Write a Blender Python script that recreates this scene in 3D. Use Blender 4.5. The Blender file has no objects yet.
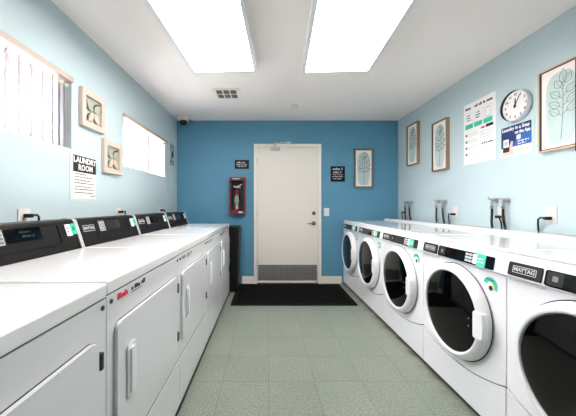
import bpy, bmesh, math, random
from mathutils import Vector, Matrix
random.seed(7)
S = bpy.context.scene
COL = S.collection
V = Vector

# ------------------------------------------------------------------ room numbers (metres; camera over the origin)
XL, XR, YB, YF, ZC = -1.34, 1.97, 4.087, -2.2, 2.438
EYE = 1.16

# ------------------------------------------------------------------ materials
def srgb(r, g, b):
    f = lambda c: (c/255)/12.92 if c/255 <= .04045 else ((c/255+.055)/1.055)**2.4
    return (f(r), f(g), f(b), 1)

def mat(name, col, rough=.5, metal=0, spec=.5, coat=0, bump=0, bscale=200, var=0, vscale=6):
    m = bpy.data.materials.new(name); m.use_nodes = True
    nt = m.node_tree; b = nt.nodes['Principled BSDF']
    c = srgb(*col)
    b.inputs['Base Color'].default_value = c
    b.inputs['Roughness'].default_value = rough
    b.inputs['Metallic'].default_value = metal
    b.inputs['Specular IOR Level'].default_value = spec
    b.inputs['Coat Weight'].default_value = coat
    b.inputs['Coat Roughness'].default_value = .05
    tc = nt.nodes.new('ShaderNodeTexCoord')
    if var:
        n = nt.nodes.new('ShaderNodeTexNoise'); n.inputs['Scale'].default_value = vscale; n.inputs['Detail'].default_value = 5
        nt.links.new(tc.outputs['Object'], n.inputs['Vector'])
        mx = nt.nodes.new('ShaderNodeMix'); mx.data_type = 'RGBA'
        mx.inputs['A'].default_value = tuple(x*(1-var) for x in c[:3])+(1,)
        mx.inputs['B'].default_value = tuple(min(1, x*(1+var)) for x in c[:3])+(1,)
        nt.links.new(n.outputs['Fac'], mx.inputs['Factor'])
        nt.links.new(mx.outputs['Result'], b.inputs['Base Color'])
    if bump:
        n = nt.nodes.new('ShaderNodeTexNoise'); n.inputs['Scale'].default_value = bscale; n.inputs['Detail'].default_value = 3
        nt.links.new(tc.outputs['Object'], n.inputs['Vector'])
        bp = nt.nodes.new('ShaderNodeBump'); bp.inputs['Strength'].default_value = bump; bp.inputs['Distance'].default_value = .002
        nt.links.new(n.outputs['Fac'], bp.inputs['Height']); nt.links.new(bp.outputs['Normal'], b.inputs['Normal'])
    return m

def emit(name, col, strength):
    m = bpy.data.materials.new(name); m.use_nodes = True
    nt = m.node_tree; nt.nodes.clear()
    e = nt.nodes.new('ShaderNodeEmission'); o = nt.nodes.new('ShaderNodeOutputMaterial')
    e.inputs['Color'].default_value = col; e.inputs['Strength'].default_value = strength
    nt.links.new(e.outputs[0], o.inputs[0]); return m

def pane(name, tint=(1, 1, 1, 1), gloss=.06):
    m = bpy.data.materials.new(name); m.use_nodes = True
    nt = m.node_tree; nt.nodes.clear()
    o = nt.nodes.new('ShaderNodeOutputMaterial'); t = nt.nodes.new('ShaderNodeBsdfTransparent'); g = nt.nodes.new('ShaderNodeBsdfGlossy')
    t.inputs[0].default_value = tint; g.inputs['Roughness'].default_value = .03
    mx = nt.nodes.new('ShaderNodeMixShader'); mx.inputs[0].default_value = gloss
    nt.links.new(t.outputs[0], mx.inputs[1]); nt.links.new(g.outputs[0], mx.inputs[2]); nt.links.new(mx.outputs[0], o.inputs[0])
    return m

def vane_mat():
    m = bpy.data.materials.new('blind vane vinyl'); m.use_nodes = True
    nt = m.node_tree; nt.nodes.clear()
    o = nt.nodes.new('ShaderNodeOutputMaterial'); d = nt.nodes.new('ShaderNodeBsdfDiffuse'); t = nt.nodes.new('ShaderNodeBsdfTranslucent')
    d.inputs[0].default_value = srgb(160, 154, 154); t.inputs[0].default_value = srgb(196, 200, 228)
    mx = nt.nodes.new('ShaderNodeMixShader'); mx.inputs[0].default_value = .07
    nt.links.new(d.outputs[0], mx.inputs[1]); nt.links.new(t.outputs[0], mx.inputs[2]); nt.links.new(mx.outputs[0], o.inputs[0])
    return m

def floor_mat():
    m = mat('speckled green vinyl tile', (178, 186, 174), .38, spec=.4)
    nt = m.node_tree; b = nt.nodes['Principled BSDF']; L = nt.links.new
    tc = nt.nodes.new('ShaderNodeTexCoord')
    mp = nt.nodes.new('ShaderNodeMapping'); mp.inputs['Location'].default_value = (-.014, -.279, 0)
    L(tc.outputs['Object'], mp.inputs['Vector'])
    br = nt.nodes.new('ShaderNodeTexBrick'); br.offset = 0; br.squash = 1
    br.inputs['Scale'].default_value = 1; br.inputs['Brick Width'].default_value = .305; br.inputs['Row Height'].default_value = .305
    br.inputs['Mortar Size'].default_value = .0016; br.inputs['Mortar Smooth'].default_value = .3
    br.inputs['Color1'].default_value = srgb(141, 148, 140); br.inputs['Color2'].default_value = srgb(135, 142, 134); br.inputs['Mortar'].default_value = srgb(100, 108, 103)
    L(mp.outputs[0], br.inputs['Vector'])
    def noise(sc, det, lo, hi, c0, c1):
        n = nt.nodes.new('ShaderNodeTexNoise'); n.inputs['Scale'].default_value = sc; n.inputs['Detail'].default_value = det
        L(tc.outputs['Object'], n.inputs['Vector'])
        r = nt.nodes.new('ShaderNodeValToRGB'); r.color_ramp.elements[0].position = lo; r.color_ramp.elements[1].position = hi
        r.color_ramp.elements[0].color = c0; r.color_ramp.elements[1].color = c1
        L(n.outputs['Fac'], r.inputs[0]); return r
    def mul(a, bb, f):
        x = nt.nodes.new('ShaderNodeMix'); x.data_type = 'RGBA'; x.blend_type = 'MULTIPLY'; x.inputs['Factor'].default_value = f
        L(a, x.inputs['A']); L(bb, x.inputs['B']); return x.outputs['Result']
    sp = noise(95, 4, .37, .63, (.55, .6, .54, 1), (1.12, 1.1, 1.1, 1))
    cl = noise(2.2, 4, .3, .7, (.86, .9, .87, 1), (1.06, 1.03, 1.02, 1))
    o = mul(br.outputs['Color'], sp.outputs[0], .8); o = mul(o, cl.outputs[0], .8)
    # scuffed dirt along the washers' feet
    sx = nt.nodes.new('ShaderNodeSeparateXYZ'); L(tc.outputs['Object'], sx.inputs[0])
    mr = nt.nodes.new('ShaderNodeMapRange'); mr.inputs['From Min'].default_value = 1.06; mr.inputs['From Max'].default_value = 1.2
    L(sx.outputs['X'], mr.inputs['Value'])
    dn = noise(9, 5, .47, .62, (0, 0, 0, 1), (1, 1, 1, 1))
    mm = nt.nodes.new('ShaderNodeMath'); mm.operation = 'MULTIPLY'; L(mr.outputs[0], mm.inputs[0]); L(dn.outputs[0], mm.inputs[1])
    dx = nt.nodes.new('ShaderNodeMix'); dx.data_type = 'RGBA'; dx.inputs['B'].default_value = srgb(92, 84, 66)
    L(mm.outputs[0], dx.inputs['Factor']); L(o, dx.inputs['A'])
    L(dx.outputs['Result'], b.inputs['Base Color'])
    return m

def perf_mat():   # stainless kick plate with a stamped dot grid
    m = mat('stamped stainless steel', (190, 188, 184), .5, .85)
    nt = m.node_tree; b = nt.nodes['Principled BSDF']; L = nt.links.new
    tc = nt.nodes.new('ShaderNodeTexCoord'); mp = nt.nodes.new('ShaderNodeMapping'); mp.inputs['Scale'].default_value = (40, 40, 40)
    L(tc.outputs['Object'], mp.inputs[0])
    v = nt.nodes.new('ShaderNodeTexVoronoi'); v.inputs['Randomness'].default_value = 0; v.inputs['Scale'].default_value = 1; v.voronoi_dimensions = '2D'
    sx = nt.nodes.new('ShaderNodeSeparateXYZ'); cx = nt.nodes.new('ShaderNodeCombineXYZ')
    L(mp.outputs[0], sx.inputs[0]); L(sx.outputs['X'], cx.inputs['X']); L(sx.outputs['Z'], cx.inputs['Y']); L(cx.outputs[0], v.inputs['Vector'])
    r = nt.nodes.new('ShaderNodeValToRGB'); r.color_ramp.elements[0].position = .22; r.color_ramp.elements[1].position = .34
    r.color_ramp.elements[0].color = srgb(80, 78, 75); r.color_ramp.elements[1].color = srgb(176, 174, 170)
    L(v.outputs['Distance'], r.inputs[0]); L(r.outputs[0], b.inputs['Base Color'])
    return m

M = {
 'aqua': mat('pale aqua wall paint', (191, 209, 214), .55, spec=.3, bump=.25, bscale=160, var=.015),
 'blue': mat('deep blue wall paint', (92, 149, 178), .5, spec=.35, bump=.25, bscale=160, var=.02),
 'ceil': mat('white ceiling paint', (246, 239, 236), .8, spec=.2, bump=.5, bscale=90),
 'floor': floor_mat(),
 'cream': mat('cream door paint', (231, 226, 219), .45, bump=.1),
 'trim': mat('off white trim paint', (240, 235, 226), .45),
 'white': mat('white enamel', (229, 230, 234), .22, spec=.5, coat=.25),
 'whitep': mat('white plastic', (232, 232, 235), .3),
 'lid': mat('white glossy enamel lid', (242, 242, 243), .12, spec=.5, coat=.5),
 'offw': mat('ivory plastic', (232, 226, 218), .4),
 'beige': mat('beige vinyl', (188, 172, 160), .45),
 'black': mat('black plastic', (13, 12, 13), .45, spec=.3),
 'console': mat('charcoal console plastic', (17, 15, 16), .5, spec=.25, bump=.1, bscale=500),
 'gloss': mat('glossy black display', (8, 8, 10), .08),
 'glass': mat('dark tinted door glass', (4, 4, 5), .05, spec=.3),
 'rubber': mat('black rubber', (13, 11, 11), .9, spec=.15, bump=.6, bscale=120),
 'darkgrey': mat('dark grey gap', (40, 40, 42), .7),
 'greyp': mat('light grey plastic', (190, 190, 192), .4),
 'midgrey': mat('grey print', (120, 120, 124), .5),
 'lightcase': mat('pale silver plastic', (214, 214, 220), .35),
 'valve': mat('brushed valve metal', (170, 172, 174), .35, .7),
 'plate': mat('pale outlet plastic', (220, 216, 216), .4),
 'hinge': mat('dark steel', (86, 86, 88), .35, .8),
 'chrome': mat('chrome', (200, 200, 204), .16, 1),
 'steel': mat('dull galvanised metal', (120, 122, 124), .4, .9),
 'brass': mat('aged bronze', (112, 98, 78), .35, .9),
 'teal': mat('mint sticker', (56, 196, 164), .45),
 'tealdk': mat('dark mint print', (30, 128, 108), .5),
 'red': mat('red paint', (116, 13, 33), .4),
 'redink': mat('red ink', (224, 56, 72), .6),
 'yellow': mat('yellow print', (232, 214, 80), .5),
 'ink': mat('black ink', (26, 26, 28), .6),
 'violet': mat('violet grey ink', (96, 88, 116), .6),
 'paper': mat('white paper', (240, 238, 238), .6),
 'papertint': mat('warm white paper', (242, 236, 230), .6),
 'acrylic': mat('clear acrylic edge', (206, 222, 222), .2),
 'navy': mat('navy print', (22, 54, 112), .5),
 'royal': mat('mid blue print', (44, 104, 178), .5),
 'skin': mat('hand print', (226, 196, 186), .6),
 'sage': mat('sage wash', (190, 208, 206), .7, var=.06, vscale=14),
 'wood': mat('pale oak', (206, 180, 154), .55, var=.08, vscale=30),
 'woodmid': mat('brown oak', (158, 128, 102), .55, var=.1, vscale=30),
 'wooddark': mat('dark walnut', (74, 54, 44), .5, var=.1, vscale=30),
 'birch': mat('whitewashed birch', (204, 189, 177), .6, var=.05, vscale=30),
 'olive': mat('pale olive board', (166, 172, 156), .7, var=.06, vscale=20),
 'olivedk': mat('dark olive edge', (72, 70, 52), .6),
 'silverframe': mat('brushed pewter frame', (128, 118, 112), .35, .5),
 'hose': mat('black hose', (18, 18, 18), .5),
 'label': mat('extinguisher label', (150, 166, 152), .5),
 'perf': perf_mat(),
 'diff': emit('lit diffuser', (1, .945, .90, 1), 5.2),
 'led': emit('display digits', (.3, .5, .5, 1), .05),
 'pane': pane('window glass'),
 'cover': pane('clear cover', (.95, .95, .95, 1), .05),
 'vane': vane_mat(),
}

# ------------------------------------------------------------------ mesh building
class Fr:
    """a frame: origin, right, up, normal"""
    def __init__(s, o=(0, 0, 0), r=(1, 0, 0), u=(0, 1, 0)):
        s.o = V(o); s.r = V(r).normalized(); s.u = V(u).normalized(); s.n = s.r.cross(s.u)
    def p(s, a, b, c=0): return s.o + s.r*a + s.u*b + s.n*c
    def mtx(s):
        m = Matrix.Identity(4)
        for i, v in enumerate((s.r, s.u, s.n, s.o)):
            for k in range(3): m[k][i] = v[k]
        return m
W0 = Fr()
def wall_l(y, z, x=XL): return Fr((x, y, z), (0, 1, 0), (0, 0, 1))
def wall_r(y, z, x=XR): return Fr((x, y, z), (0, -1, 0), (0, 0, 1))
def wall_b(x, z, y=YB): return Fr((x, y, z), (1, 0, 0), (0, 0, 1))

class MB:
    def __init__(s, origin=(0, 0, 0)):
        s.bm = bmesh.new(); s.origin = V(origin)
    def _faces(s, before, mi):
        for f in s.bm.faces:
            if f not in before: f.material_index = mi
    def box(s, a0, a1, b0, b1, c0, c1, bev=0, seg=2, fr=W0, mi=0):
        before = set(s.bm.faces)
        vs = [s.bm.verts.new(fr.p(a, b, c)) for c in (c0, c1) for b in (b0, b1) for a in (a0, a1)]
        fs = [s.bm.faces.new([vs[i] for i in q]) for q in ((0, 2, 3, 1), (4, 5, 7, 6), (0, 1, 5, 4), (2, 6, 7, 3), (0, 4, 6, 2), (1, 3, 7, 5))]
        if bev:
            es = list({e for f in fs for e in f.edges})
            bmesh.ops.bevel(s.bm, geom=es, offset=bev, segments=seg, profile=.5, affect='EDGES')
        s._faces(before, mi); return s
    def poly(s, pts, c0, c1, fr=W0, bev=0, seg=2, mi=0, both=False):
        before = set(s.bm.faces)
        A = [s.bm.verts.new(fr.p(a, b, c0)) for a, b in pts]; B = [s.bm.verts.new(fr.p(a, b, c1)) for a, b in pts]
        n = len(pts)
        back = s.bm.faces.new(A[::-1]); front = s.bm.faces.new(B)
        for i in range(n): s.bm.faces.new([A[i], A[(i+1) % n], B[(i+1) % n], B[i]])
        if bev:
            es = list(front.edges) + (list(back.edges) if both else [])
            bmesh.ops.bevel(s.bm, geom=es, offset=bev, segments=seg, profile=.5, affect='EDGES')
        s._faces(before, mi); return s
    def rrect(s, a0, a1, b0, b1, r, c0, c1, fr=W0, bev=0, seg=2, mi=0, n=5):
        return s.poly(rr(a0, a1, b0, b1, r, n), c0, c1, fr, bev, seg, mi)
    def ring(s, outer, inner, c0, c1, fr=W0, mi=0):
        before = set(s.bm.faces); n = len(outer)
        q = [[s.bm.verts.new(fr.p(a, b, c)) for a, b in pts] for pts in (outer, inner) for c in (c0, c1)]
        o0, o1, i0, i1 = q
        for i in range(n):
            j = (i+1) % n
            s.bm.faces.new([o0[i], o0[j], o1[j], o1[i]]); s.bm.faces.new([i0[j], i0[i], i1[i], i1[j]])
            s.bm.faces.new([o1[i], o1[j], i1[j], i1[i]]); s.bm.faces.new([o0[j], o0[i], i0[i], i0[j]])
        s._faces(before, mi); return s
    def tube(s, pts, r, n=8, mi=0, r1=None):
        before = set(s.bm.faces); pts = [V(p) for p in pts]; rings = []
        t = (pts[1]-pts[0]).normalized()
        u = t.orthogonal().normalized()
        for i, p in enumerate(pts):
            t2 = ((pts[min(i+1, len(pts)-1)]-pts[max(i-1, 0)])).normalized()
            u = (u - t2*u.dot(t2)).normalized(); w = t2.cross(u)
            rad = r if r1 is None else r+(r1-r)*i/(len(pts)-1)
            rings.append([s.bm.verts.new(p+(u*math.cos(2*math.pi*k/n)+w*math.sin(2*math.pi*k/n))*rad) for k in range(n)])
        for a, b in zip(rings, rings[1:]):
            for k in range(n): s.bm.faces.new([a[k], a[(k+1) % n], b[(k+1) % n], b[k]])
        s.bm.faces.new(rings[0][::-1]); s.bm.faces.new(rings[-1])
        s._faces(before, mi); return s
    def lathe(s, prof, fr, n=40, mi=0, cap0=True, cap1=True, sx=1, sy=1):
        """prof: (radius, height along the frame's normal)"""
        before = set(s.bm.faces); rings = []
        for r, h in prof:
            if r < 1e-6: rings.append([s.bm.verts.new(fr.p(0, 0, h))])
            else: rings.append([s.bm.verts.new(fr.p(r*sx*math.cos(2*math.pi*k/n), r*sy*math.sin(2*math.pi*k/n), h)) for k in range(n)])
        for a, b in zip(rings, rings[1:]):
            for k in range(n):
                j = (k+1) % n
                if len(a) == 1 and len(b) == 1: continue
                if len(a) == 1: s.bm.faces.new([a[0], b[j], b[k]])
                elif len(b) == 1: s.bm.faces.new([a[k], a[j], b[0]])
                else: s.bm.faces.new([a[k], a[j], b[j], b[k]])
        if cap0 and len(rings[0]) > 1: s.bm.faces.new(rings[0][::-1])
        if cap1 and len(rings[-1]) > 1: s.bm.faces.new(rings[-1])
        s._faces(before, mi); return s
    def stroke(s, pts, w, c, fr, mi=0, h=.0006):
        """a thin flat drawn line on a frame (2-D points)"""
        before = set(s.bm.faces); P = [V((a, b)) for a, b in pts]; Lr = []
        for i, p in enumerate(P):
            t = P[min(i+1, len(P)-1)]-P[max(i-1, 0)]
            t = t.normalized() if t.length > 1e-9 else V((1, 0)); nn = V((-t.y, t.x))*w/2
            Lr.append([s.bm.verts.new(fr.p(*(p+nn*q), cc)) for q, cc in ((1, c), (-1, c), (-1, c+h), (1, c+h))])
        for a, b in zip(Lr, Lr[1:]):
            for k in range(4): s.bm.faces.new([a[k], a[(k+1) % 4], b[(k+1) % 4], b[k]])
        s.bm.faces.new(Lr[0][::-1]); s.bm.faces.new(Lr[-1])
        s._faces(before, mi); return s
    def words(s, a0, a1, b, h, c, fr, mi=0, dens=.8, seed=0, t=.0006):
        """a line of print too small to read: little letter blocks"""
        rnd = random.Random(seed*91+int(b*1e4)); x = a0
        while x < a1-h*.4:
            n = rnd.randint(2, 7)
            for _ in range(n):
                w = h*rnd.uniform(.4, .75)
                if x+w > a1: break
                hh = h*rnd.choice((.7, .7, 1))
                s.box(x, x+w*dens, b, b+hh, c, c+t, fr=fr, mi=mi); x += w
            x += h*.5
        return s
    def text(s, body, size, a, b, c, fr, mi=0, align='CENTER', bold=.0, ext=.0008, sx=1):
        cu = bpy.data.curves.new('t', 'FONT'); cu.body = body; cu.size = size; cu.align_x = align; cu.align_y = 'CENTER'
        cu.extrude = ext; cu.offset = bold; cu.resolution_u = 2
        o = bpy.data.objects.new('t', cu); COL.objects.link(o)
        dg = bpy.context.evaluated_depsgraph_get(); me = bpy.data.meshes.new_from_object(o.evaluated_get(dg))
        bpy.data.objects.remove(o); bpy.data.curves.remove(cu)
        before = set(s.bm.faces); bv = set(s.bm.verts); s.bm.from_mesh(me); bpy.data.meshes.remove(me)
        m = fr.mtx() @ Matrix.Translation((a, b, c)) @ Matrix.Diagonal((sx, 1, 1, 1))
        for v in s.bm.verts:
            if v not in bv: v.co = m @ v.co
        s._faces(before, mi); return s
    def build(s, name, mats, parent=None, smooth=35):
        for v in s.bm.verts: v.co -= s.origin
        bmesh.ops.recalc_face_normals(s.bm, faces=s.bm.faces)
        me = bpy.data.meshes.new(name); s.bm.to_mesh(me); s.bm.free()
        for k in (mats if isinstance(mats, (list, tuple)) else [mats]): me.materials.append(M[k])
        for p in me.polygons: p.use_smooth = True
        me.set_sharp_from_angle(angle=math.radians(smooth))
        o = bpy.data.objects.new(name, me); COL.objects.link(o)
        wn = o.modifiers.new('normals', 'WEIGHTED_NORMAL'); wn.keep_sharp = True; wn.weight = 100
        if parent: o.parent = parent
        else: o.location = s.origin
        return o

def rr(a0, a1, b0, b1, r, n=5):
    pts = []
    for cx, cy, st in ((a1-r, b1-r, 0), (a0+r, b1-r, 90), (a0+r, b0+r, 180), (a1-r, b0+r, 270)):
        for k in range(n+1):
            t = math.radians(st+90*k/n); pts.append((cx+r*math.cos(t), cy+r*math.sin(t)))
    return pts
def ell(cx, cy, rx, ry, n=28, rot=0):
    out = []
    for k in range(n):
        t = 2*math.pi*k/n; x, y = rx*math.cos(t), ry*math.sin(t)
        out.append((cx+x*math.cos(rot)-y*math.sin(rot), cy+x*math.sin(rot)+y*math.cos(rot)))
    return out

def tag(o, label, cat, group=None):
    o['label'] = label; o['category'] = cat
    if group: o['group'] = group
    elif 'group' in o: del o['group']
    return o
def thing(name, label, cat, loc, group=None):
    o = bpy.data.objects.new(name, None); COL.objects.link(o); o.location = loc; o.empty_display_size = .1
    return tag(o, label, cat, group)
def struct(o):
    o['kind'] = 'structure'; return o
def sempty(name, loc):
    o = bpy.data.objects.new(name, None); COL.objects.link(o); o.location = loc; o['kind'] = 'structure'; return o
def copy_tree(o, parent=None):
    kids = list(o.children); c = o.copy(); COL.objects.link(c)
    if parent: c.parent = parent
    for k in kids: copy_tree(k, c)
    return c
def part_label(o, s): o['label'] = s; return o

# ------------------------------------------------------------------ the room
struct(MB().box(XL-.3, XR+.3, YF-.3, YB+.3, -.12, 0).build('floor', 'floor'))
struct(MB().box(XL-.3, XR+.3, YF-.3, YB+.3, ZC, ZC+.12).build('ceiling', 'ceil'))
struct(MB().box(XL-.3, XR+.3, YB, YB+.14, 0, ZC).build('wall_back', 'blue'))
struct(MB().box(XR, XR+.14, YF, YB, 0, ZC).build('wall_right', 'aqua'))
struct(MB().box(XL-.3, XR+.3, YF-.14, YF, 0, ZC).build('wall_front', 'aqua'))
WIN = [(.77, 1.875, 1.55, 2.04), (2.545, 3.65, 1.535, 2.03)]
wl = MB(); x0, x1 = XL-.14, XL
ys = [YF]+[v for w in WIN for v in w[:2]]+[YB]
for i in range(0, 6, 2): wl.box(x0, x1, ys[i], ys[i+1], 0, ZC)
for (a, b, c, d) in WIN:
    wl.box(x0, x1, a, b, 0, c); wl.box(x0, x1, a, b, d, ZC)
struct(wl.build('wall_left', 'aqua'))
bb = MB().box(-.368, -.19, YB-.014, YB-.001, .001, .11, .004).box(.82, 1.125, YB-.014, YB-.001, .001, .11, .004)
struct(bb.build('baseboard_back', 'trim'))

# windows and their vertical blinds
for i, (a, b, c, d) in enumerate(WIN):
    o = V((XL-.1, (a+b)/2, c)); w = sempty('window_%d' % (i+1), o)
    fr = wall_l(0, 0, XL-.11); f = MB(o)
    f.ring([(a+.001, c+.001), (b-.001, c+.001), (b-.001, d-.001), (a+.001, d-.001)], [(a+.035, c+.035), (b-.035, c+.035), (b-.035, d-.035), (a+.035, d-.035)], 0, .05, fr)
    f.box((a+b)/2-.02, (a+b)/2+.02, c+.035, d-.035, .005, .045, fr=fr)
    f.build('window_frame', 'whitep', w)
    MB(o).box(a+.035, b-.035, c+.035, d-.035, .02, .025, fr=fr).build('glass_pane', 'pane', w)
    lab = ['ivory vertical blind, vanes turned open, in the window above the nearer dryers', 'ivory vertical blind, vanes nearly shut, in the window close to the blue wall'][i]
    r = thing('vertical_blind', lab, 'blind', (XL-.04, (a+b)/2, d), 'vertical blinds in the two windows')
    ro = r.location.copy()
    hr = MB(ro); hr.box(XL-.06, XL+.022, a+.004, b-.004, d-.04, d-.002, .004)
    hr.build('headrail', 'beige', r)
    n = int((b-a)/.081)
    spots = [a+.05+k*(b-a-.1)/n for k in range(n+1)]
    if i == 0: spots = [q for q in spots if q < b-.1]+[b-.075, b-.026]
    for yc in spots:
        ang = math.radians(62 if i == 0 else 34)
        vx, vy = -.0435*math.cos(ang), .0435*math.sin(ang)
        vm = MB(ro); q = Fr((XL-.03, yc, 0), (vx, vy, 0), (0, 0, 1))
        cv = [(-.0435, 0), (-.02, .003), (0, .004), (.02, .003), (.0435, 0)]
        cv = [(p, h) for p, h in cv]+[(p, h-.0014) for p, h in cv[::-1]]
        q2 = Fr((XL-.03, yc, c+.012), (vx, vy, 0), (-vy, vx, 0))
        vm.poly(cv, 0, d-.06-c-.012, q2)
        vn = vm.build('vane', 'vane', r)
        cb = MB(ro); cb.box(-.009, .009, d-.064, d-.04, -.004, .004, fr=Fr((XL-.03, yc, 0), (vx, vy, 0), (0, 0, 1))); cb.build('carrier_clip', 'beige', r)
    if i == 1:
        MB(ro).tube([(XL+.012, b-.03, d-.04), (XL+.012, b-.012, 1.7), (XL+.012, b+.003, 1.22)], .0035, 6).build('pull_cord', 'whitep', r)

# the door
dr = sempty('door_1', (.31, YB, 0)); do = dr.location.copy(); fb = wall_b(0, 0)
f = MB(do)
f.poly([(-.187, .001), (-.142, .001), (-.142, 2.043), (.771, 2.043), (.771, .001), (.816, .001), (.816, 2.084), (-.187, 2.084)], .001, .03, fb, .004)
f.build('door_frame', 'trim', dr)
MB(do).box(-.138, .767, .012, 2.039, .001, .016, .003, fr=fb).build('door_leaf', 'cream', dr)
MB(do).box(-.14, .769, .001, .011, .001, .026, .002, fr=fb).build('threshold', 'darkgrey', dr)
k = MB(do); k.box(-.125, .754, .05, .283, .0165, .019, .001, 1, fr=fb)
k.build('kick_plate', 'perf', dr)
f = MB(do); f.lathe([(.028, .016), (.028, .024), (.022, .032), (.014, .034), (0, .034)], wall_b(.705, 1.05), 24); f.build('deadbolt', 'brass', dr)
f = MB(do); f.lathe([(.03, .016), (.03, .022), (.016, .028), (.011, .05), (.011, .06), (0, .06)], wall_b(.702, .902), 24)
f.tube([(.702, YB-.056, .902), (.67, YB-.06, .902), (.61, YB-.056, .899)], .009, 10, r1=.007); f.build('lever_handle', 'brass', dr)
f = MB(do); f.box(.06, .20, 1.985, 2.03, .017, .06, .01, fr=fb); f.build('door_closer', 'greyp', dr)
f = MB(do); f.tube([(.13, YB-.065, 2.03), (.13, YB-.065, 2.05), (.10, YB-.16, 2.06), (.335, YB-.05, 2.1)], .008, 8); f.box(.3, .36, 2.088, 2.112, .001, .06, .004, fr=fb)
f.build('closer_arm', 'greyp', dr)
for z in (.3, 1.05, 1.82):
    MB(do).tube([(-.14, YB-.034, z-.05), (-.14, YB-.034, z+.05)], .006, 8).build('hinge', 'greyp', dr)

# ------------------------------------------------------------------ ceiling things
def fixture(lab, x, y0, y1, w, ang):
    cx, cy = x, (y0+y1)/2; L = y1-y0
    t = thing('ceiling_light', lab, 'ceiling light', (cx, cy, ZC), 'fluorescent fixtures on the ceiling')
    h, q = L/2, w/2
    m = MB(); m.ring(rr(-q, q, -h, h, .004, 1), rr(-q+.028, q-.028, -h+.028, h-.028, .004, 1), -.083, -.001)
    m.box(-q+.028, q-.028, -h+.028, h-.028, -.02, -.001)
    o = m.build('housing', 'whitep', t)
    m = MB(); m.box(-q+.0285, q-.0285, -h+.0285, h-.0285, -.078, -.055, .003)
    d = m.build('diffuser', 'diff', t)
    t.rotation_euler.z = -math.radians(ang)
    return t
fixture('lit rectangular fluorescent ceiling light on the window side of the room', -.408, 1.24, 2.46, .585, 3.2)
fixture('lit rectangular fluorescent ceiling light on the washer side of the room', .59, 1.24, 2.46, .605, 3.2)

v = thing('ceiling_vent', 'small white ceiling register with dark louvred slots', 'vent', (-.43, 3.1, ZC)); vo = v.location.copy()
m = MB(vo); m.ring([(-.585, 2.965), (-.29, 2.965), (-.29, 3.235), (-.585, 3.235)], [(-.56, 2.99), (-.335, 2.99), (-.335, 3.21), (-.56, 3.21)], ZC-.012, ZC-.001)
for xx in (-.487, -.409): m.box(xx-.006, xx+.006, 2.99, 3.21, ZC-.012, ZC-.003)
m.box(-.56, -.335, 3.092, 3.108, ZC-.012, ZC-.003); m.build('frame', 'trim', v)
MB(vo).box(-.56, -.335, 2.99, 3.21, ZC-.0028, ZC-.0012).build('duct_opening', 'darkgrey', v)
for xa, xb in ((-.556, -.495), (-.479, -.417), (-.401, -.339)):
    for ya, yb in ((2.995, 3.09), (3.11, 3.205)):
        m = MB(vo)
        for q in range(4):
            yy = ya+(q+.5)*(yb-ya)/4; m.box(xa, xb, -.002, .002, -.006, .006, fr=Fr((0, yy, ZC-.0095), (1, 0, 0), (0, .6, .8)))
        m.build('louvre_bank', 'hinge', v)
t = thing('smoke_detector', 'round white smoke detector on the ceiling before the door', 'smoke detector', (.34, 3.49, ZC)); o = t.location.copy()
dn = Fr(o, (1, 0, 0), (0, -1, 0))
MB(o).lathe([(.064, .001), (.064, .012), (.06, .015)], dn, 32).build('base', 'trim', t)
MB(o).lathe([(.056, .016), (.056, .03), (.046, .042), (.02, .046), (0, .046)], dn, 32).build('body', 'trim', t)
t = thing('security_camera', 'white security camera with black ball lens in the ceiling corner', 'camera', (-1.19, 3.9, ZC)); o = t.location.copy()
dn = Fr(o, (1, 0, 0), (0, -1, 0))
MB(o).lathe([(.064, .001), (.068, .02), (.074, .045), (.074, .058), (.066, .068)], dn, 32).build('housing', 'offw', t)
ds = Fr(o+V((.006, -.012, -.072)), (1, 0, 0), (0, -1, 0))
MB(o).lathe([(.05*math.sin(math.pi*k/10), -.05*math.cos(math.pi*k/10)+.008) for k in range(11)], ds, 28, cap0=False, cap1=False).build('lens_ball', 'gloss', t)
MB(o).tube([(-1.135, 3.94, ZC-.03), (-1.11, 3.98, ZC-.03), (-1.10, 4.08, ZC-.035)], .006, 6).build('cable', 'darkgrey', t)

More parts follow.
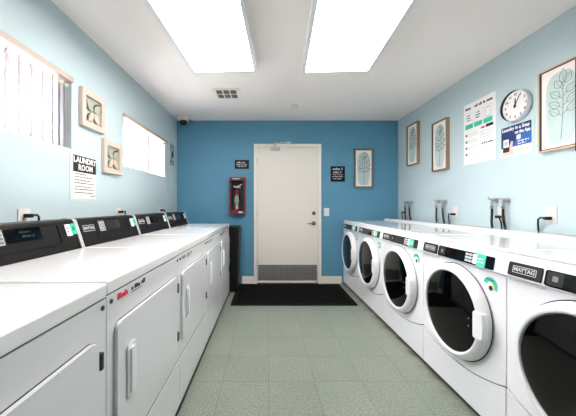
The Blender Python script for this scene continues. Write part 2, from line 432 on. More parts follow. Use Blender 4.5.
# ------------------------------------------------------------------ dryers along the window wall
DX0, DF = -1.19, -.495       # back, front
def dryer_proto():
    O = V((-.84, 0, 0)); t = thing('dryer', '', 'dryer', O, 'white dryers along the window wall')
    H = .3437
    m = MB(O); m.box(DX0, DF, -H, H, .03, .8735, .004)
    m.build('cabinet', 'white', t)
    MB(O).box(DX0+.02, DF+.004, -H+.004, H-.004, .0015, .0295).build('base', 'black', t)
    MB(O).box(DF+.0005, DF+.006, -H+.002, H-.002, .034, .288, .0025).build('lower_panel', 'white', t)
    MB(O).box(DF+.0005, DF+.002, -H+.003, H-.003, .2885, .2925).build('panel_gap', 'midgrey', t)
    l = MB(O); l.box(-1.028, DF+.003, -H, H, .877, .922, .007, 3); l.build('lid', 'lid', t)
    MB(O).box(-1.03, DF-.004, -H+.004, H-.004, .8737, .8768).build('lid_shadow_line', 'darkgrey', t)  # dark strip painting the shadow line in the seam under the lid
    # door
    fr = Fr((DF, 0, 0), (0, 1, 0), (0, 0, 1))
    d = MB(O); d.rrect(-.305, .286, .38, .773, .028, .0016, .0135, fr, .0045, 3); dr = d.build('door', 'white', t)
    MB(O).rrect(-.304, .285, .381, .7755, .03, .0003, .0015, fr).build('door_shadow_line', 'darkgrey', t)  # dark sheet behind the door, its top edge showing as a painted shadow line
    h = MB(O); h.rrect(-.252, -.192, .485, .675, .014, .0152, .02, fr, .003, 2); h.rrect(-.238, -.208, .50, .66, .008, .02, .0265, fr, .004, 2)
    h.build('handle', 'whitep', dr)
    for z0 in (.42, .682):
        g = MB(O); g.box(.288, .302, z0, z0+.05, .0006, .019, .002, 1, fr=fr); g.build('hinge', 'hinge', t)
    for yy in (-.322, .322):
        g = MB(O); g.lathe([(.0075, .0005), (.0075, .004), (.004, .006), (0, .006)], Fr((DF, yy, .852), (0, 1, 0), (0, 0, 1)), 14); g.build('screw', 'hinge', t)
    # console
    c = MB(O); side = Fr((0, -H+.012, 0), (1, 0, 0), (0, 0, 1))        # normal -Y
    prof = [(-1.19, .876), (-1.031, .876), (-1.031, .924), (-1.035, .932), (-1.078, 1.066), (-1.088, 1.078), (-1.14, 1.082), (-1.19, 1.04)]
    c.poly(prof, -(2*H-.024), 0, side); con = c.build('console', 'console', t)
    big = [(-1.192, .874), (-1.0295, .8765), (-1.027, .924), (-1.031, .934), (-1.075, 1.068), (-1.086, 1.082), (-1.14, 1.086), (-1.192, 1.043)]
    for y0 in (-H, H-.011):
        e = MB(O); e.poly(big, -.011, 0, Fr((0, y0, 0), (1, 0, 0), (0, 0, 1))); e.build('end_cap', 'greyp', con)
    u = V((-.043, 0, .134)).normalized()
    k = Fr((-1.035, -H, .932), (0, 1, 0), u)                             # a: along the console from its near end, b: up the slope
    zz = lambda z: (z-.932)/u.z
    e = MB(O); e.ring(rr(.16, .555, .028, .136, .012), rr(.166, .549, .034, .131, .01), .0003, .004, k); e.build('raised_rim', 'console', con)
    e = MB(O); e.rrect(.268, .44, zz(1.0), zz(1.056), .004, .0003, .003, k); dsp = e.build('display', 'gloss', con)
    e = MB(O); e.words(.33, .39, zz(1.036), .008, .0032, k, seed=3); e.words(.34, .41, zz(1.016), .012, .0032, k, seed=5); e.build('digits', 'led', con)
    e = MB(O); e.box(.2, .256, zz(.995), zz(1.06), .0003, .004, .001, 1, k)
    for ri in range(4):
        for ci in range(2): e.box(.206+ci*.025, .225+ci*.025, zz(1.0)+ri*.0165, zz(1.0)+ri*.0165+.011, .004, .0052, fr=k, mi=1)
    e.build('keypad', ['greyp', 'midgrey'], con)
    e = MB(O); e.box(.045, .148, zz(1.004), zz(1.04), .0003, .003, fr=k); e.box(.048, .145, zz(1.004)+.003, zz(1.04)-.003, .003, .0036, fr=k, mi=1)
    e.text('MAYTAG', .022, .0965, (zz(1.004)+zz(1.04))/2, .0042, k, 0, bold=.0006, sx=1.1); e.build('badge', ['greyp', 'ink'], con)
    e = MB(O); e.box(.60, .64, zz(.995), zz(1.055), .0003, .003, fr=k); e.rrect(.636, .676, zz(.998), zz(1.058), .016, .0031, .0045, k, mi=1)
    e.words(.605, .632, zz(1.03), .006, .003, k, 2); e.words(.605, .632, zz(1.015), .006, .003, k, 2, seed=2); e.poly(ell(.656, zz(1.03), .01, .012), .0045, .0052, k, mi=3)
    e.box(.605, .65, zz(.985), zz(.992), .0003, .002, fr=k, mi=4)
    e.build('sticker', ['paper', 'teal', 'midgrey', 'tealdk', 'darkgrey'], con)
    return t
dp = dryer_proto()
DRY = [(.500, 'white dryer nearest the camera, only its far half in view', 0),
       (1.19, 'white dryer with red and black print under its lid', .005),
       (1.88, 'white dryer third from the black bin, below the gap between the windows', .005),
       (2.57, 'white dryer second from the black bin', .005),
       (3.26, 'white dryer at the end of the row, beside the black bin', .005)]
frd = Fr((DF, 0, 0), (0, 1, 0), (0, 0, 1))
dryers = [dp]+[copy_tree(dp) for _ in DRY[1:]]
for i, (o, (yc, lab, dz)) in enumerate(zip(dryers, DRY)):
    o['label'] = lab; o.location = (-.84, yc, dz)
    m = MB((-.84, 0, 0)); m.words(-.285, -.205, .842, .021, .0004, frd, 0, .9, seed=1)
    m.build('heading_print', 'redink' if i == 1 else 'midgrey', o)
    m = MB((-.84, 0, 0)); m.words(-.19, -.12, .846, .016, .0004, frd, 0, .9, seed=5); m.words(-.11, -.07, .847, .018, .0004, frd, 0, 1, seed=6)
    m.build('model_print', 'ink' if i == 1 else 'midgrey', o)
    m = MB((-.84, 0, 0)); m.words(-.19, -.1, .837, .005, .0004, frd, 0, seed=7); m.build('small_print', 'midgrey', o)

# black bin
t = thing('trash_bin', 'tall slim black bin between the last dryer and the blue wall', 'bin', (-.63, 3.83, 0)); o = t.location.copy()
m = MB(o)
def bin_ring(x0, x1, y0, y1, r): return rr(x0, x1, y0, y1, r, 6)
lv = [(bin_ring(-.92, -.39, 3.655, 4.03, .05), .0135), (bin_ring(-.91, -.37, 3.65, 4.035, .055), .8)]
R = [[m.bm.verts.new((a, b, z)) for a, b in pts] for pts, z in lv]
n = len(R[0]); m.bm.faces.new(R[0][::-1]); m.bm.faces.new(R[1])
for q in range(n): m.bm.faces.new([R[0][q], R[0][(q+1) % n], R[1][(q+1) % n], R[1][q]])
m.build('body', 'black', t)
MB(o).rrect(-.912, -.36, 3.643, 4.042, .06, .801, .83).build('rim', 'black', t)
MB(o).rrect(-.905, -.366, 3.65, 4.035, .06, .8305, .875, bev=.03, seg=4).build('lid', 'black', t)

# ------------------------------------------------------------------ washers
WFX = 1.15; ZD = .538
def washer_proto():
    O = V((1.53, 0, 0)); t = thing('washer', '', 'washing machine', O, 'white front-load washers in a row'); H = .3437
    fr = Fr((WFX, 0, 0), (0, -1, 0), (0, 0, 1))     # normal -X; a grows towards the camera
    MB(O).box(WFX+.004, 1.915, -H, H, .035, .935, .006).build('cabinet', 'white', t)
    MB(O).box(WFX+.02, 1.9, -H+.004, H-.004, .0015, .0345).build('base', 'black', t)
    # front skin above the curved seam, kick panel below it
    cur = lambda y: .222+.07*(y/.345)**2
    N = 16; ysn = [-H+.001+k*(2*H-.002)/N for k in range(N+1)]
    m = MB(O); m.poly([(y, cur(y)+.003) for y in ysn]+[(H-.001, .824), (-H+.001, .824)], -.0035, .003, fr, .002, 2); m.build('front_panel', 'white', t)
    m = MB(O); m.poly([(-H+.001, .037), (H-.001, .037)]+[(y, cur(y)-.003) for y in ysn[::-1]], -.0035, .005, fr, .003, 2); m.build('kick_panel', 'white', t)
    m = MB(O); m.poly([(y, cur(y)-.0028) for y in ysn]+[(y, cur(y)+.0028) for y in ysn[::-1]], -.0033, -.001, fr); m.build('panel_gap', 'darkgrey', t)
    # lid and rear ledge
    m = MB(O); m.box(WFX+.008, 1.74, -H, H, .9355, .952, .007, 3); m.build('lid', 'lid', t)
    m = MB(O); m.poly([(1.741, .9355), (1.92, .9355), (1.92, .972), (1.912, .98), (1.785, .98), (1.765, .974), (1.741, .953)], -2*H, 0, Fr((0, -H, 0), (1, 0, 0), (0, 0, 1)))
    lg = m.build('rear_ledge', 'lid', t)
    q = Fr((1.84, 0, .9803), (0, -1, 0), (1, 0, 0)); m = MB(O); m.words(-.12, .0, 0, .014, 0, q, 0, seed=4); m.words(.01, .12, 0, .012, 0, q, 1, seed=9); m.build('print', ['redink', 'midgrey'], lg)
    # control fascia
    m = MB(O); side = Fr((0, -H, 0), (1, 0, 0), (0, 0, 1))
    m.poly([(1.1535, .827), (1.140, .828), (1.134, .833), (1.134, .838), (1.151, .928), (1.1535, .9335)], -2*H, 0, side)
    fa = m.build('fascia', 'white', t)
    u = V((.017, 0, .09)).normalized(); k = Fr((1.134, H, .838), (0, -1, 0), u)     # a from the far end
    m = MB(O); m.rrect(.022, .178, .002, .064, .006, .0004, .005, k, .0015, 1)
    m.ring(rr(.045, .155, .018, .05, .003, 1), rr(.048, .152, .021, .047, .002, 1), .0045, .0056, k, mi=1)
    m.text('MAYTAG', .0245, .1, .034, .0056, k, 1, bold=.0006, sx=.98); m.build('badge', ['black', 'greyp'], fa)
    m = MB(O); m.rrect(.19, .63, -.001, .064, .008, .0004, .005, k, .0015, 1); dp_ = m.build('display', 'gloss', fa)
    m = MB(O); m.rrect(.20, .262, .006, .058, .004, .0051, .0062, k); m.rrect(.222, .242, .022, .044, .003, .0062, .007, k, mi=1); m.build('selector', ['black', 'midgrey'], fa)
    m = MB(O)
    for ri in range(3):
        for ci in range(3): m.box(.435+ci*.026, .457+ci*.026, .008+ri*.018, .021+ri*.018, .0051, .0064, fr=k)
    m.build('keypad', 'greyp', fa)
    m = MB(O); m.rrect(.495, .525, .006, .06, .004, .0052, .0066, k, mi=1); m.rrect(.522, .58, -.004, .066, .006, .0052, .0072, k); m.words(.528, .57, .036, .008, .0072, k, 1, seed=2); m.words(.528, .57, .02, .008, .0072, k, 1, seed=3)
    m.build('sticker', ['teal', 'paper'], fa)
    m = MB(O); m.box(.02, .18, .003, .014, 0, .010, .003, 2, Fr((1.1475, H, .812), (0, -1, 0), (0, 0, 1))); m.build('drawer_pull', 'greyp', fa)
    # door
    c = Fr((WFX-.0035, -.005, ZD), (0, -1, 0), (0, 0, 1))
    m = MB(O); m.lathe([(r_*.955, h_) for r_, h_ in ((.281, .0005), (.281, .012), (.278, .026), (.27, .042), (.259, .053), (.248, .058), (.24, .056), (.236, .05), (.235, .04))], c, 72, sy=1.02)
    dr = m.build('door_ring', 'whitep', t)
    m = MB(O); m.ring(ell(0, 0, .2735, .279, 72), ell(0, 0, .262, .267, 72), .0066, .0072, Fr(c.p(0, 0, 0), c.r, c.u)); m.build('door_shadow_line', 'darkgrey', t)  # thin dark ring, the shading around the door's rim put in as colour
    m = MB(O); m.lathe([(r_*.955, h_) for r_, h_ in ((.2345, .04), (.233, .049), (.2, .055), (.15, .06), (.08, .0635), (0, .065))], c, 72, sy=1.02); m.build('door_glass', 'glass', dr)
    m = MB(O); m.poly([(.21, -.068), (.262, -.066), (.27, -.05), (.272, .0), (.27, .05), (.262, .07), (.21, .072), (.204, .062), (.204, -.058)], .03, .0615, c, .004, 3); m.build('door_handle', 'whitep', dr)
    for zz in (-.022, .018):
        m = MB(O); m.lathe([(.005, .055), (.005, .062), (0, .063)], Fr(c.p(.178, zz, 0), (0, -1, 0), (0, 0, 1)), 12); m.build('latch_pin', 'chrome', dr)
    # corner sticker
    m = MB(O); pts = []
    cx, cz = .252, .752
    for k2 in range(15):
        a = math.radians(165-k2*14); pts.append((cx+.045*math.cos(a), cz+.045*math.sin(a)*.95))
    for k2 in range(15):
        a = math.radians(165-14*14+k2*14); pts.append((cx+.02*math.cos(a), cz+.02*math.sin(a)))
    m.poly(pts, .0034, .0042, fr); m.poly(ell(cx+.016, cz-.002, .008, .012), .0043, .005, fr, mi=1); m.poly(ell(cx+.004, cz-.012, .012, .013), .0051, .006, fr, mi=2)
    m.words(cx-.025, cx+.03, cz+.026, .009, .0043, fr, 3, seed=4)
    m.build('corner_sticker', ['teal', 'yellow', 'ink', 'tealdk'], t)
    return t
wp = washer_proto()
WAS = [(3.72, 'white front-load washer in the far corner, touching the blue wall'),
       (3.03, 'white front-load washer second from the blue wall'),
       (2.34, 'white front-load washer third from the blue wall, middle of the row'),
       (1.65, 'white front-load washer fourth from the blue wall, whole black door in view'),
       (.96, 'white front-load washer nearest the camera, black door cut by the picture edge')]
for i, (yc, lab) in enumerate(WAS):
    o = wp if i == 0 else copy_tree(wp)
    o['label'] = lab; o.location = (1.53, yc, 0)

# valves, hoses and sockets behind the washers
WH = ['far-corner washer', 'washer second from the blue wall', 'middle washer', 'fourth washer from the blue wall']
for i, yc in enumerate((3.74, 3.045, 2.28, 1.6)):
    for j, dy in enumerate((.055, -.055)):
        y = yc+dy; z = 1.205; side = ('farther', 'nearer')[j]
        t = thing('water_valve', '%s grey water valve on the wall over the %s' % (side, WH[i]), 'valve', (XR, y, z), 'water valves above the washers'); o = t.location.copy()
        wr = wall_r(y, z)
        m = MB(o); m.lathe([(.02, .001), (.02, .004), (.011, .006), (.011, .045), (0, .045)], wr, 16); m.tube([wr.p(0, 0, .04), wr.p(0, -.02, .042), wr.p(0, -.045, .042)], .011, 10); m.build('body', 'valve', t)
        m = MB(o); m.box(-.045, .045, .008, .02, .03, .044, .004, 2, wr); m.tube([wr.p(0, 0, .037), wr.p(0, .012, .037)], .008, 8)
        if j == 0: m.tube([wr.p(-.036, .016, .037), wr.p(-.042, .034, .04)], .004, 6)
        m.build('handle', 'valve', t)
        h = thing('supply_hose', 'black water hose hanging from the %s valve over the %s' % (side, WH[i]), 'hose', (1.93, y, .9), 'supply hoses behind the washers'); o = h.location.copy()
        m = MB(o); yo = (.015, -.012)[j]
        m.tube([(1.928, y, 1.142), (1.928, y+.001*j, 1.1), (1.93, y+yo*.4, 1.03), (1.944, y+yo, .95), (1.945, y+yo, .8)], .0095, 10); m.build('tube', 'hose', h)
        m = MB(o); m.lathe([(.013, 0), (.013, .022), (.0105, .024)], Fr((1.928, y, 1.137), (1, 0, 0), (0, 1, 0)), 12); m.build('coupling', 'chrome', h)

def outlet(fr_fn, y, z, lab, grp, plab, sgn, up=0):
    t = thing('wall_outlet', lab, 'outlet', fr_fn(y, z).o, grp); o = t.location.copy(); w = fr_fn(y, z)
    MB(o).rrect(-.038, .038, -.06, .06, .006, .0008, .006, w, .002).build('cover_plate', 'plate' if fr_fn is wall_r else 'offw', t)
    for b in (.021, -.021):
        m = MB(o); m.rrect(-.017, .017, b-.014, b+.014, .01, .0061, .0075, w)
        for a in (-.006, .006): m.box(a-.001, a+.001, b-.002, b+.006, .0076, .0079, fr=w, mi=1)
        m.build('socket', ['offw', 'ink'], t)
    p = thing('power_cord', plab, 'power cord', w.p(0, -.02+up, .01), 'power cords in the wall outlets'); o = p.location.copy()
    w = Fr(w.p(0, up, 0), w.r, w.u)
    m = MB(o); m.box(-.012, .012, -.032, -.01, .0082, .05, .004, 2, w); m.build('plug', 'black', p)
    m = MB(o); m.tube([w.p(sgn*.0, -.02, .049), w.p(sgn*.02, -.017, .058), w.p(sgn*.055, -.03, .04), w.p(sgn*.066, -.06, .03), w.p(sgn*.07, -.12, .022), w.p(sgn*.07, -.2, .02)], .006, 8); m.build('cord', 'hose', p)
LO = [(1.505, 1.085, 'ivory wall outlet with black plug below the first window'), (2.46, 1.085, 'ivory wall outlet with black plug below the gap between windows'), (3.42, 1.085, 'ivory wall outlet with black plug nearest the blue wall')]
for i, (y, z, lab) in enumerate(LO):
    outlet(wall_l, y, z, lab, 'outlets behind the dryers', 'black power cord plugged into the outlet ' + ('below the first window', 'below the gap between windows', 'behind the last dryers')[i], 1, .042)
RO = [(3.845, 1.09, 'outlet behind the far-corner washer'), (2.84, 1.095, 'outlet between two pairs of valves'), (2.287, 1.09, 'outlet behind the middle washer hoses'), (1.885, 1.095, 'outlet alone between the middle and fourth washers')]
for i, (y, z, lab) in enumerate(RO):
    outlet(wall_r, y, z, 'white wall ' + lab, 'outlets behind the washers', 'black power cord in the ' + lab, (-1, -1, .4, -1)[i])

# ------------------------------------------------------------------ pictures
def leaf_art(m, fr, w, h, c, mi, lw=.0022):
    """a drawn stem with paired outline leaves inside w x h, origin at the middle"""
    stem = [(.0+.012*math.sin(k/12*2.2)*w/.2, -h*.44+k/12*h*.74) for k in range(13)]
    m.stroke(stem, lw, c, fr, mi)
    def leaf(bx, by, ang, L, wd):
        ca, sa = math.cos(ang), math.sin(ang); pts = []
        for k in range(13):
            t = k/12; pts.append((t*L, wd*math.sin(math.pi*t**.8)))
        for k in range(12, -1, -1):
            t = k/12; pts.append((t*L, -wd*math.sin(math.pi*t**.8)))
        m.stroke([(bx+x*ca-y*sa, by+x*sa+y*ca) for x, y in pts], lw, c, fr, mi)
        m.stroke([(bx, by), (bx+L*.75*ca, by+L*.75*sa)], lw*.6, c, fr, mi)
    sx = lambda q: .012*math.sin(q*2.2)*w/.2
    for q, s, L, ang in ((.42, -1, .42, 35), (.45, 1, .46, 30), (.56, -1, .44, 32), (.6, 1, .48, 34), (.72, -1, .44, 40), (.76, 1, .42, 42), (.88, -1, .36, 55), (.93, 1, .36, 58)):
        b0 = (sx(q), -h*.44+q*h*.74); a = math.radians(ang if s > 0 else 180-ang); st = .04
        b1 = (b0[0]+math.cos(a)*st*w/.2*.6, b0[1]+math.sin(a)*st*w/.2*.6)
        m.stroke([b0, b1], lw*.8, c, fr, mi); leaf(b1[0], b1[1], a, L*w*.8, w*.1)
    leaf(stem[-1][0], stem[-1][1], math.radians(88), .42*w, w*.1)

def print_frame(lab, fr, w, h, dep, outer='woodmid', inner='wooddark', ow=.008, grp='framed leaf prints', lw=.004):
    t = thing('framed_print', lab, 'picture', fr.o, grp); o = t.location.copy(); q, g = w/2, h/2
    R = lambda e: [(-q+e, -g+e), (q-e, -g+e), (q-e, g-e), (-q+e, g-e)]
    m = MB(o); m.ring(R(0), R(ow), .001, dep, fr); m.build('frame', outer, t)
    m = MB(o); m.ring(R(ow+.0003), R(ow+.006), .001, dep-.003, fr); m.build('frame_lip', inner, t)
    e = ow+.0063
    m = MB(o); m.box(-q+e, q-e, -g+e, g-e, .002, dep-.012, fr=fr)
    c = dep-.0119; bw, bh = w*.33, h*.42
    pts = [(bw*(abs(math.cos(a))**.55)*math.copysign(1, math.cos(a))*(1+.05*math.sin(3*a)), -h*.01+bh*(abs(math.sin(a))**.6)*math.copysign(1, math.sin(a))) for a in [2*math.pi*k/40 for k in range(40)]]
    m.poly(pts, c, c+.0006, fr, mi=1); leaf_art(m, fr, w*.78, h*.88, c+.0007, 2, lw)
    m.build('art_print', ['papertint', 'sage', 'ink'], t)
    return t
print_frame('narrow brown-framed leaf print nearest the blue wall corner, over the far washers', wall_r(3.636, 1.978), .265, .55, .04)
print_frame('narrow brown-framed leaf print left of the white notice poster', wall_r(3.064, 1.835), .262, .56, .04)
print_frame('large pale-framed leaf print beside the blue sign, over the nearer washers', wall_r(1.80, 1.818), .285, .565, .04, 'wood', 'wooddark', .01, lw=.0022)
print_frame('narrow leaf print in a pewter frame on the blue wall', wall_b((363.2-266.5)/66.8, 1.16+(205.9-168.5)/66.8), .285, .585, .03, 'silverframe', 'silverframe', .018)

def carved(lab, y, z, w=.272):
    fr = wall_l(y, z); t = thing('carved_plaque', lab, 'wall art', fr.o, 'carved wooden leaf plaques on the window wall'); o = t.location.copy(); q = w/2
    R = lambda e: [(-q+e, -q+e), (q-e, -q+e), (q-e, q-e), (-q+e, q-e)]
    m = MB(o); m.ring(R(0), R(.042), .001, .03, fr); m.build('frame', 'birch', t)
    m = MB(o); m.box(-q+.0423, q-.0423, -q+.0423, q-.0423, .002, .012, fr=fr); m.build('backing', 'olive', t)
    for ang, L, wd in ((40, .12, .032), (140, .118, .032), (-52, .11, .03), (-128, .11, .03)):
        a = math.radians(ang); ca, sa = math.cos(a), math.sin(a); pr = []
        for k in range(11): tt = k/10; pr.append((.012+tt*L, wd*math.sin(math.pi*tt**.75)))
        for k in range(9, 0, -1): tt = k/10; pr.append((.012+tt*L, -wd*.8*math.sin(math.pi*tt**.75)))
        cl = lambda v: max(-q+.046, min(q-.046, v))
        sc = lambda s_, dx=0: [(cl((x*s_)*ca-(yy*s_)*sa+dx), cl((x*s_)*sa+(yy*s_)*ca-.008)) for x, yy in pr]
        m = MB(o); m.poly(sc(1.06), .0122, .016, fr, mi=1); m.poly(sc(.86, .003), .0162, .026, fr, .003, 2); m.build('carved_leaf', ['birch' if ang < 0 else 'olive', 'olivedk'], t)
    return t
carved('upper of two square wooden carved leaf plaques, right of the first window', 2.08, 1.878)
carved('lower of two square wooden carved leaf plaques, beside the second window', 2.345, 1.572)

# ------------------------------------------------------------------ signs on the window wall
fr = wall_l(2.01, 1.366); t = thing('laundry_sign', 'white paper sign headed LAUNDRY ROOM on a black band', 'sign', fr.o); o = t.location.copy()
m = MB(o); m.box(-.155, .128, -.172, .165, .001, .004, fr=fr); m.build('holder', 'acrylic', t)
m = MB(o); m.box(-.125, .125, -.152, .152, .0042, .0052, fr=fr)
for q, (x1, hh) in enumerate(((.02, .008), (.1, .008), (.06, .008), (.1, .008), (.07, .008), (.1, .008), (.09, .008))):
    m.words(-.112, x1, .018-q*.02-(q//2)*.004, hh, .0053, fr, 1, seed=q)
m.words(.06, .115, -.137, .012, .0053, fr, 1, seed=20)
m.build('sheet', ['papertint', 'ink'], t)
m = MB(o); m.box(-.125, .125, .035, .152, .0053, .006, fr=fr); m.text('LAUNDRY', .058, 0, .12, .0064, fr, 1, bold=.0016, sx=.92); m.text('ROOM', .058, .005, .068, .0064, fr, 1, bold=.0016, sx=.92)
m.build('header', ['ink', 'paper'], t)
fr = wall_l(3.868, 1.89); t = thing('notice_plate', 'small clear notice with black print beside the corner, window wall', 'sign', fr.o); o = t.location.copy()
m = MB(o); m.box(-.095, .095, -.165, .165, .001, .003, fr=fr); m.build('plate', 'acrylic', t)
m = MB(o)
for q in range(3): m.words(-.08, .08, .11-q*.035, .022, .0031, fr, 0, .95, seed=q+40)
m.poly(ell(.01, -.005, .05, .045), .0031, .0038, fr); m.poly(ell(-.04, -.07, .02, .02), .0031, .0038, fr)
for q in range(2): m.words(-.08, .08, -.115-q*.035, .026, .0031, fr, 0, 1.0, seed=q+50)
m.build('print', 'ink', t)

# ------------------------------------------------------------------ things on the washer wall
# poster
fr = wall_r(2.532, 1.855); t = thing('notice_poster', 'tall white notice poster with three green panels, beside the clock', 'poster', fr.o); o = t.location.copy()
m = MB(o); m.box(-.195, .198, -.305, .3, .001, .003, fr=fr); m.build('holder', 'acrylic', t)
m = MB(o); m.box(-.186, .19, -.29, .292, .0032, .0042, fr=fr); c = .0043
m.words(-.165, -.065, .235, .026, c, fr, 1, .95, seed=1); m.words(-.05, .04, .235, .026, c, fr, 1, .95, seed=2); m.words(.055, .165, .235, .026, c, fr, 1, .95, seed=3)
for q in range(3):
    a = -.165+q*.112
    m.ring(rr(a, a+.098, .05, .205, .006, 2), rr(a+.002, a+.096, .052, .203, .005, 2), c, c+.0005, fr, mi=4)
    m.box(a, a+.098, .05, .095, c+.0006, c+.0012, fr=fr, mi=2)
    for b in range(3):
        if q < 2: m.words(a+.02, a+.08, .175-b*.024, .014, c, fr, 3 if b else 5, seed=q*4+b+3)
    if q == 2: m.ring(rr(a+.02, a+.078, .105, .19, .008, 2), rr(a+.024, a+.074, .112, .183, .004, 2), c, c+.0006, fr, mi=4)
for q in range(4):
    b = -.01-q*.062
    m.poly(ell(-.15, b, .013, .013, 16), c, c+.0008, fr, mi=5)
    m.words(-.125, -.01 if q % 2 else .0, b, .008, c, fr, 4, .7, seed=q); m.words(-.125, .0, b-.016, .006, c, fr, 4, .6, seed=q+9)
m.box(.03, .075, .012, .03, c, c+.0006, fr=fr, mi=6); m.box(.085, .165, .012, .038, c, c+.0006, fr=fr, mi=3)
for q in range(4): m.words(.02, .16, -.02-q*.026, .009, c, fr, 4, .6, seed=q+20)
m.words(.04, .165, -.13, .015, c, fr, 3, .9, seed=31)
for q in range(5): m.words(.02, .165, -.155-q*.022, .008, c, fr, 4, .6, seed=q+30)
m.build('sheet', ['paper', 'violet', 'teal', 'ink', 'greyp', 'tealdk', 'redink'], t)
fr = wall_r(2.53, 2.262); t = thing('wall_hook', 'tiny clear hook stuck on the wall above the notice poster', 'hook', fr.o); o = t.location.copy()
MB(o).rrect(-.022, .022, -.03, .03, .01, .001, .004, fr).build('pad', 'acrylic', t)
MB(o).tube([fr.p(0, .012, .004), fr.p(0, .005, .012), fr.p(0, -.012, .016), fr.p(0, -.02, .022), fr.p(0, -.012, .026)], .003, 8).build('hook_arm', 'greyp', t)

# clock
fr = wall_r(2.135, 1.944); t = thing('wall_clock', 'round white wall clock with black numerals over the blue sign', 'clock', fr.o); o = t.location.copy()
m = MB(o); m.lathe([(.112, .001), (.119, .006), (.122, .02), (.122, .04), (.119, .044), (.1165, .044)], fr, 56, cap1=False); m.lathe([(.1165, .044), (.1155, .024)], fr, 56, mi=1, cap0=False, cap1=False); m.build('case', ['lightcase', 'ink'], t)
m = MB(o); m.lathe([(.1153, .004), (.1153, .024)], fr, 56)
for k in range(12):
    a = math.radians(90-30*(k+1)); m.text(str(k+1), .027, .088*math.cos(a), .088*math.sin(a), .0246, fr, 1, bold=.0006, ext=.0004)
for k in range(60):
    a = math.radians(6*k); ca, sa = math.cos(a), math.sin(a); m.stroke([(.107*ca, .107*sa), (.112*ca, .112*sa)], .0012, .0242, fr, 1)
m.build('dial', ['paper', 'ink'], t)
def hand(nm, ang, L, w, c):
    a = math.radians(90-ang); m = MB(o); m.stroke([(-.018*math.cos(a), -.018*math.sin(a)), (L*math.cos(a), L*math.sin(a))], w, c, fr, h=.001); m.build(nm, 'ink', t)
hand('hour_hand', 2.5, .055, .009, .0265); hand('minute_hand', 30, .086, .006, .0285)
MB(o).lathe([(.009, .025), (.009, .031), (0, .032)], fr, 16).build('hub', 'ink', t)

# blue sign
fr = wall_r(2.155, 1.682); t = thing('app_sign', 'blue and white landscape sign with a phone in a hand, under the clock', 'sign', fr.o); o = t.location.copy()
m = MB(o); m.box(-.155, .15, -.135, .128, .001, .003, fr=fr); m.build('holder', 'acrylic', t)
m = MB(o); m.box(-.13, .13, -.118, .12, .0032, .004, fr=fr); m.box(-.13, .13, -.05, .12, .0041, .0048, fr=fr, mi=1); c = .005
m.poly([(-.02, -.05), (.03, .045), (.13, .06), (.13, -.05)], c-.0001, c+.0003, fr, mi=2)
m.text('Laundry in a Snap', .037, 0, .095, c+.0012, fr, 0, bold=.0009, sx=.9); m.text('on the App', .035, .06, .058, c+.0012, fr, 0, bold=.0009, sx=.8)
m.rrect(.01, .045, .0, .035, .006, c+.0005, c+.001, fr); m.words(.02, .12, -.02, .011, c+.0005, fr, 0, seed=2); m.words(.02, .09, -.04, .012, c+.0005, fr, 0, seed=4)
m.poly([(-.125, -.112), (-.105, -.06), (-.06, -.055), (-.035, .0), (-.02, -.01), (-.028, -.06), (-.01, -.112)], c, c+.0008, fr, mi=4)
m.rrect(-.112, -.052, -.085, .025, .007, c+.0009, c+.0016, fr, mi=3); m.box(-.107, -.057, -.045, .018, c+.0017, c+.002, fr=fr, mi=0); m.rrect(-.098, -.066, -.03, .004, .004, c+.0021, c+.0025, fr, mi=5)
m.words(.03, .12, -.085, .012, c-.0009, fr, 6, .8, seed=8)
m.build('panel', ['paper', 'navy', 'royal', 'ink', 'skin', 'greyp', 'yellow'], t)

# dark screen whose edge shows at the picture's right border
fr = wall_r(1.171, 1.776); t = thing('wall_screen', 'black flat panel on the wall beside the large leaf print, edge only', 'screen', fr.o); o = t.location.copy()
MB(o).box(-.12, .12, -.1, .1, .001, .045, .003, fr=fr).build('mount', 'black', t)
MB(o).box(-.5, .5, -.283, .283, .046, .085, .006, fr=fr).build('housing', 'black', t)
MB(o).box(-.488, .488, -.27, .272, .0852, .0862, fr=fr).build('display', 'gloss', t)

# ------------------------------------------------------------------ things on the blue wall
bx = lambda px: (px-266.5)/66.8
bz = lambda py: 1.16+(205.9-py)/66.8
# extinguisher cabinet
x0, x1, z0, z1 = bx(230.3), bx(245.8), bz(213.8), bz(178)
fr = wall_b((x0+x1)/2, (z0+z1)/2); t = thing('extinguisher_cabinet', 'red fire extinguisher cabinet with clear front left of the door', 'cabinet', fr.o); o = t.location.copy(); q, g = (x1-x0)/2, (z1-z0)/2
m = MB(o); m.ring(rr(-q, q, -g, g, .012, 3), rr(-q+.022, q-.022, -g+.05, g-.04, .01, 3), .001, .12, fr); m.build('box', 'red', t); MB(o).box(-q+.0222, q-.0222, -g+.0502, g-.0402, .001, .006, fr=fr).build('back_panel', 'darkgrey', t)
m = MB(o); m.box(-q+.0225, q-.0225, -g+.0505, g-.0405, .111, .113, fr=fr); m.build('clear_front', 'cover', t)
m = MB(o); m.box(.02, .075, -g+.018, -g+.036, .1205, .122, fr=fr); m.words(-.07, .06, g-.03, .016, .1205, fr, 0, seed=3); m.build('print', 'paper', t)
e = thing('fire_extinguisher', 'small dark red extinguisher inside the red wall cabinet', 'fire extinguisher', fr.p(0, -g+.05, .06)); o = e.location.copy(); ax = Fr(fr.p(-.008, -g+.051, .058), (1, 0, 0), (0, -1, 0)); ax.n = V((0, 0, 1)); ax.u = V((0, 1, 0))
m = MB(o); m.lathe([(.04, 0), (.045, .006), (.045, .26), (.036, .295), (.016, .31), (.014, .325), (0, .325)], ax, 28); m.build('cylinder', 'red', e)
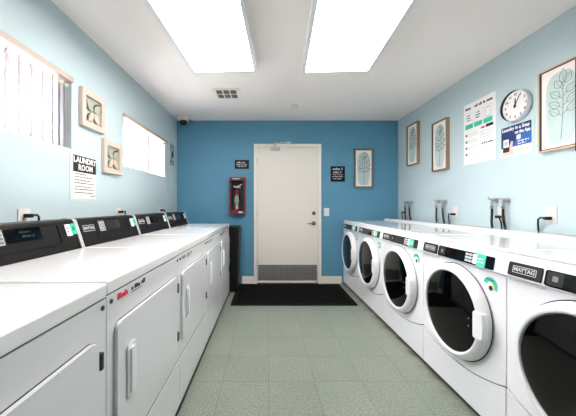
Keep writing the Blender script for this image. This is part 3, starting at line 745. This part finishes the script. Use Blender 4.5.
m = MB(o); m.lathe([(.0456, .09), (.0456, .21)], ax, 28, cap0=False, cap1=False); m.poly(ell(0, .15, .034, .075), .0453, .047, Fr(ax.o, (1, 0, 0), (0, 0, 1)), mi=1); m.build('paper_label', ['black', 'label'], e)
m = MB(o); p = ax.o
m.tube([p+V((0, 0, .326)), p+V((0, -.01, .345)), p+V((.075, -.02, .385))], .009, 8); m.tube([p+V((.06, -.02, .333)), p+V((0, -.012, .345)), p+V((-.05, -.02, .352))], .009, 8); m.build('squeeze_handle', 'paper', e)
m = MB(o); m.tube([p+V((-.03, -.01, .33)), p+V((-.055, -.03, .29)), p+V((-.056, -.035, .18)), p+V((-.02, -.048, .05))], .008, 8); m.build('discharge_hose', 'hose', e)
m = MB(o); m.box(p.x-.012, p.x+.016, p.y-.051, p.y-.0475, p.z+.02, p.z+.075); m.build('tag', 'paper', e)

def small_sign(name, lab, px0, px1, py0, py1, rows):
    x0, x1, z0, z1 = bx(px0), bx(px1), bz(py1), bz(py0); fr = wall_b((x0+x1)/2, (z0+z1)/2); t = thing(name, lab, 'sign', fr.o); o = t.location.copy(); q, g = (x1-x0)/2, (z1-z0)/2
    MB(o).rrect(-q, q, -g, g, .006, .001, .007, fr, .001, 1).build('plate', 'black', t)
    m = MB(o)
    for k, (b, h, w) in enumerate(rows): m.words(-w*q, w*q, b*g, h, .0072, fr, 0, .8, seed=k+len(rows)*7)
    m.build('lettering', 'greyp', t)
small_sign('door_sign', 'small black sign with pale lettering above the extinguisher cabinet', 234.8, 249, 160, 169, [(.25, .026, .7), (-.2, .018, .75), (-.55, .014, .6)])
small_sign('notice_sign', 'black square sign with pale lettering between door and leaf print', 330.5, 344.8, 166.3, 181.7, [(.5, .035, .7), (.1, .028, .65), (-.1, .008, .8), (-.4, .02, .75), (-.68, .016, .6)])
x0, x1, z0, z1 = bx(323.9), bx(329.2), bz(216), bz(208); fr = wall_b((x0+x1)/2, (z0+z1)/2); t = thing('light_switch', 'white light switch on the blue wall by the door handle', 'switch', fr.o); o = t.location.copy()
MB(o).rrect(-.04, .04, -.06, .06, .005, .001, .006, fr, .002).build('cover_plate', 'whitep', t)
MB(o).box(-.016, .016, -.032, .032, .0062, .011, .003, fr=fr).build('rocker', 'whitep', t)

# door mat
t = thing('door_mat', 'large black ribbed rubber mat on the floor before the door', 'mat', (.32, 3.6, 0)); o = t.location.copy()
MB(o).rrect(-.42, 1.065, 3.17, 4.03, .02, .001, .009, bev=.004).build('border', 'rubber', t)
m = MB(o)
for k in range(34):
    y = 3.24+k*.0215; m.box(-.36, 1.0, y, y+.013, .0092, .0125)
m.build('ribs', 'rubber', t)

# ------------------------------------------------------------------ light from outside, camera, view
w = bpy.data.worlds.new('World'); S.world = w; w.use_nodes = True
wt = w.node_tree; bg = wt.nodes['Background']; bg.inputs[1].default_value = 17
tcw = wt.nodes.new('ShaderNodeTexCoord'); sz = wt.nodes.new('ShaderNodeSeparateXYZ'); rw = wt.nodes.new('ShaderNodeValToRGB')   # overcast sky above, pale paving below
wt.links.new(tcw.outputs['Generated'], sz.inputs[0]); mz = wt.nodes.new('ShaderNodeMapRange'); mz.inputs['From Min'].default_value = -1; mz.inputs['From Max'].default_value = 1
wt.links.new(sz.outputs['Z'], mz.inputs['Value']); wt.links.new(mz.outputs[0], rw.inputs[0]); wt.links.new(rw.outputs[0], bg.inputs[0])
rw.color_ramp.elements[0].position = .47; rw.color_ramp.elements[0].color = (.26, .255, .245, 1)
rw.color_ramp.elements[1].position = .53; rw.color_ramp.elements[1].color = (.98, .985, 1, 1)

cam = bpy.data.cameras.new('camera'); co = bpy.data.objects.new('camera', cam); COL.objects.link(co)
co.location = (0, 0, EYE); co.rotation_euler = (math.pi/2, 0, 0)
cam.sensor_width = 36; cam.lens = 36*273/576; cam.shift_x = (288-266.5)/576; cam.shift_y = -(208-205.9)/576
cam.clip_start = .02; cam.clip_end = 60
S.camera = co
S.view_settings.view_transform = 'Standard'; S.view_settings.look = 'None'; S.view_settings.gamma = 1; S.view_settings.exposure = 1.83
S.view_settings.use_curve_mapping = False
S.cycles.max_bounces = 10; S.cycles.diffuse_bounces = 6; S.cycles.glossy_bounces = 5; S.cycles.transparent_max_bounces = 12
S.cycles.use_denoising = True
S.cycles.sample_clamp_indirect = 8
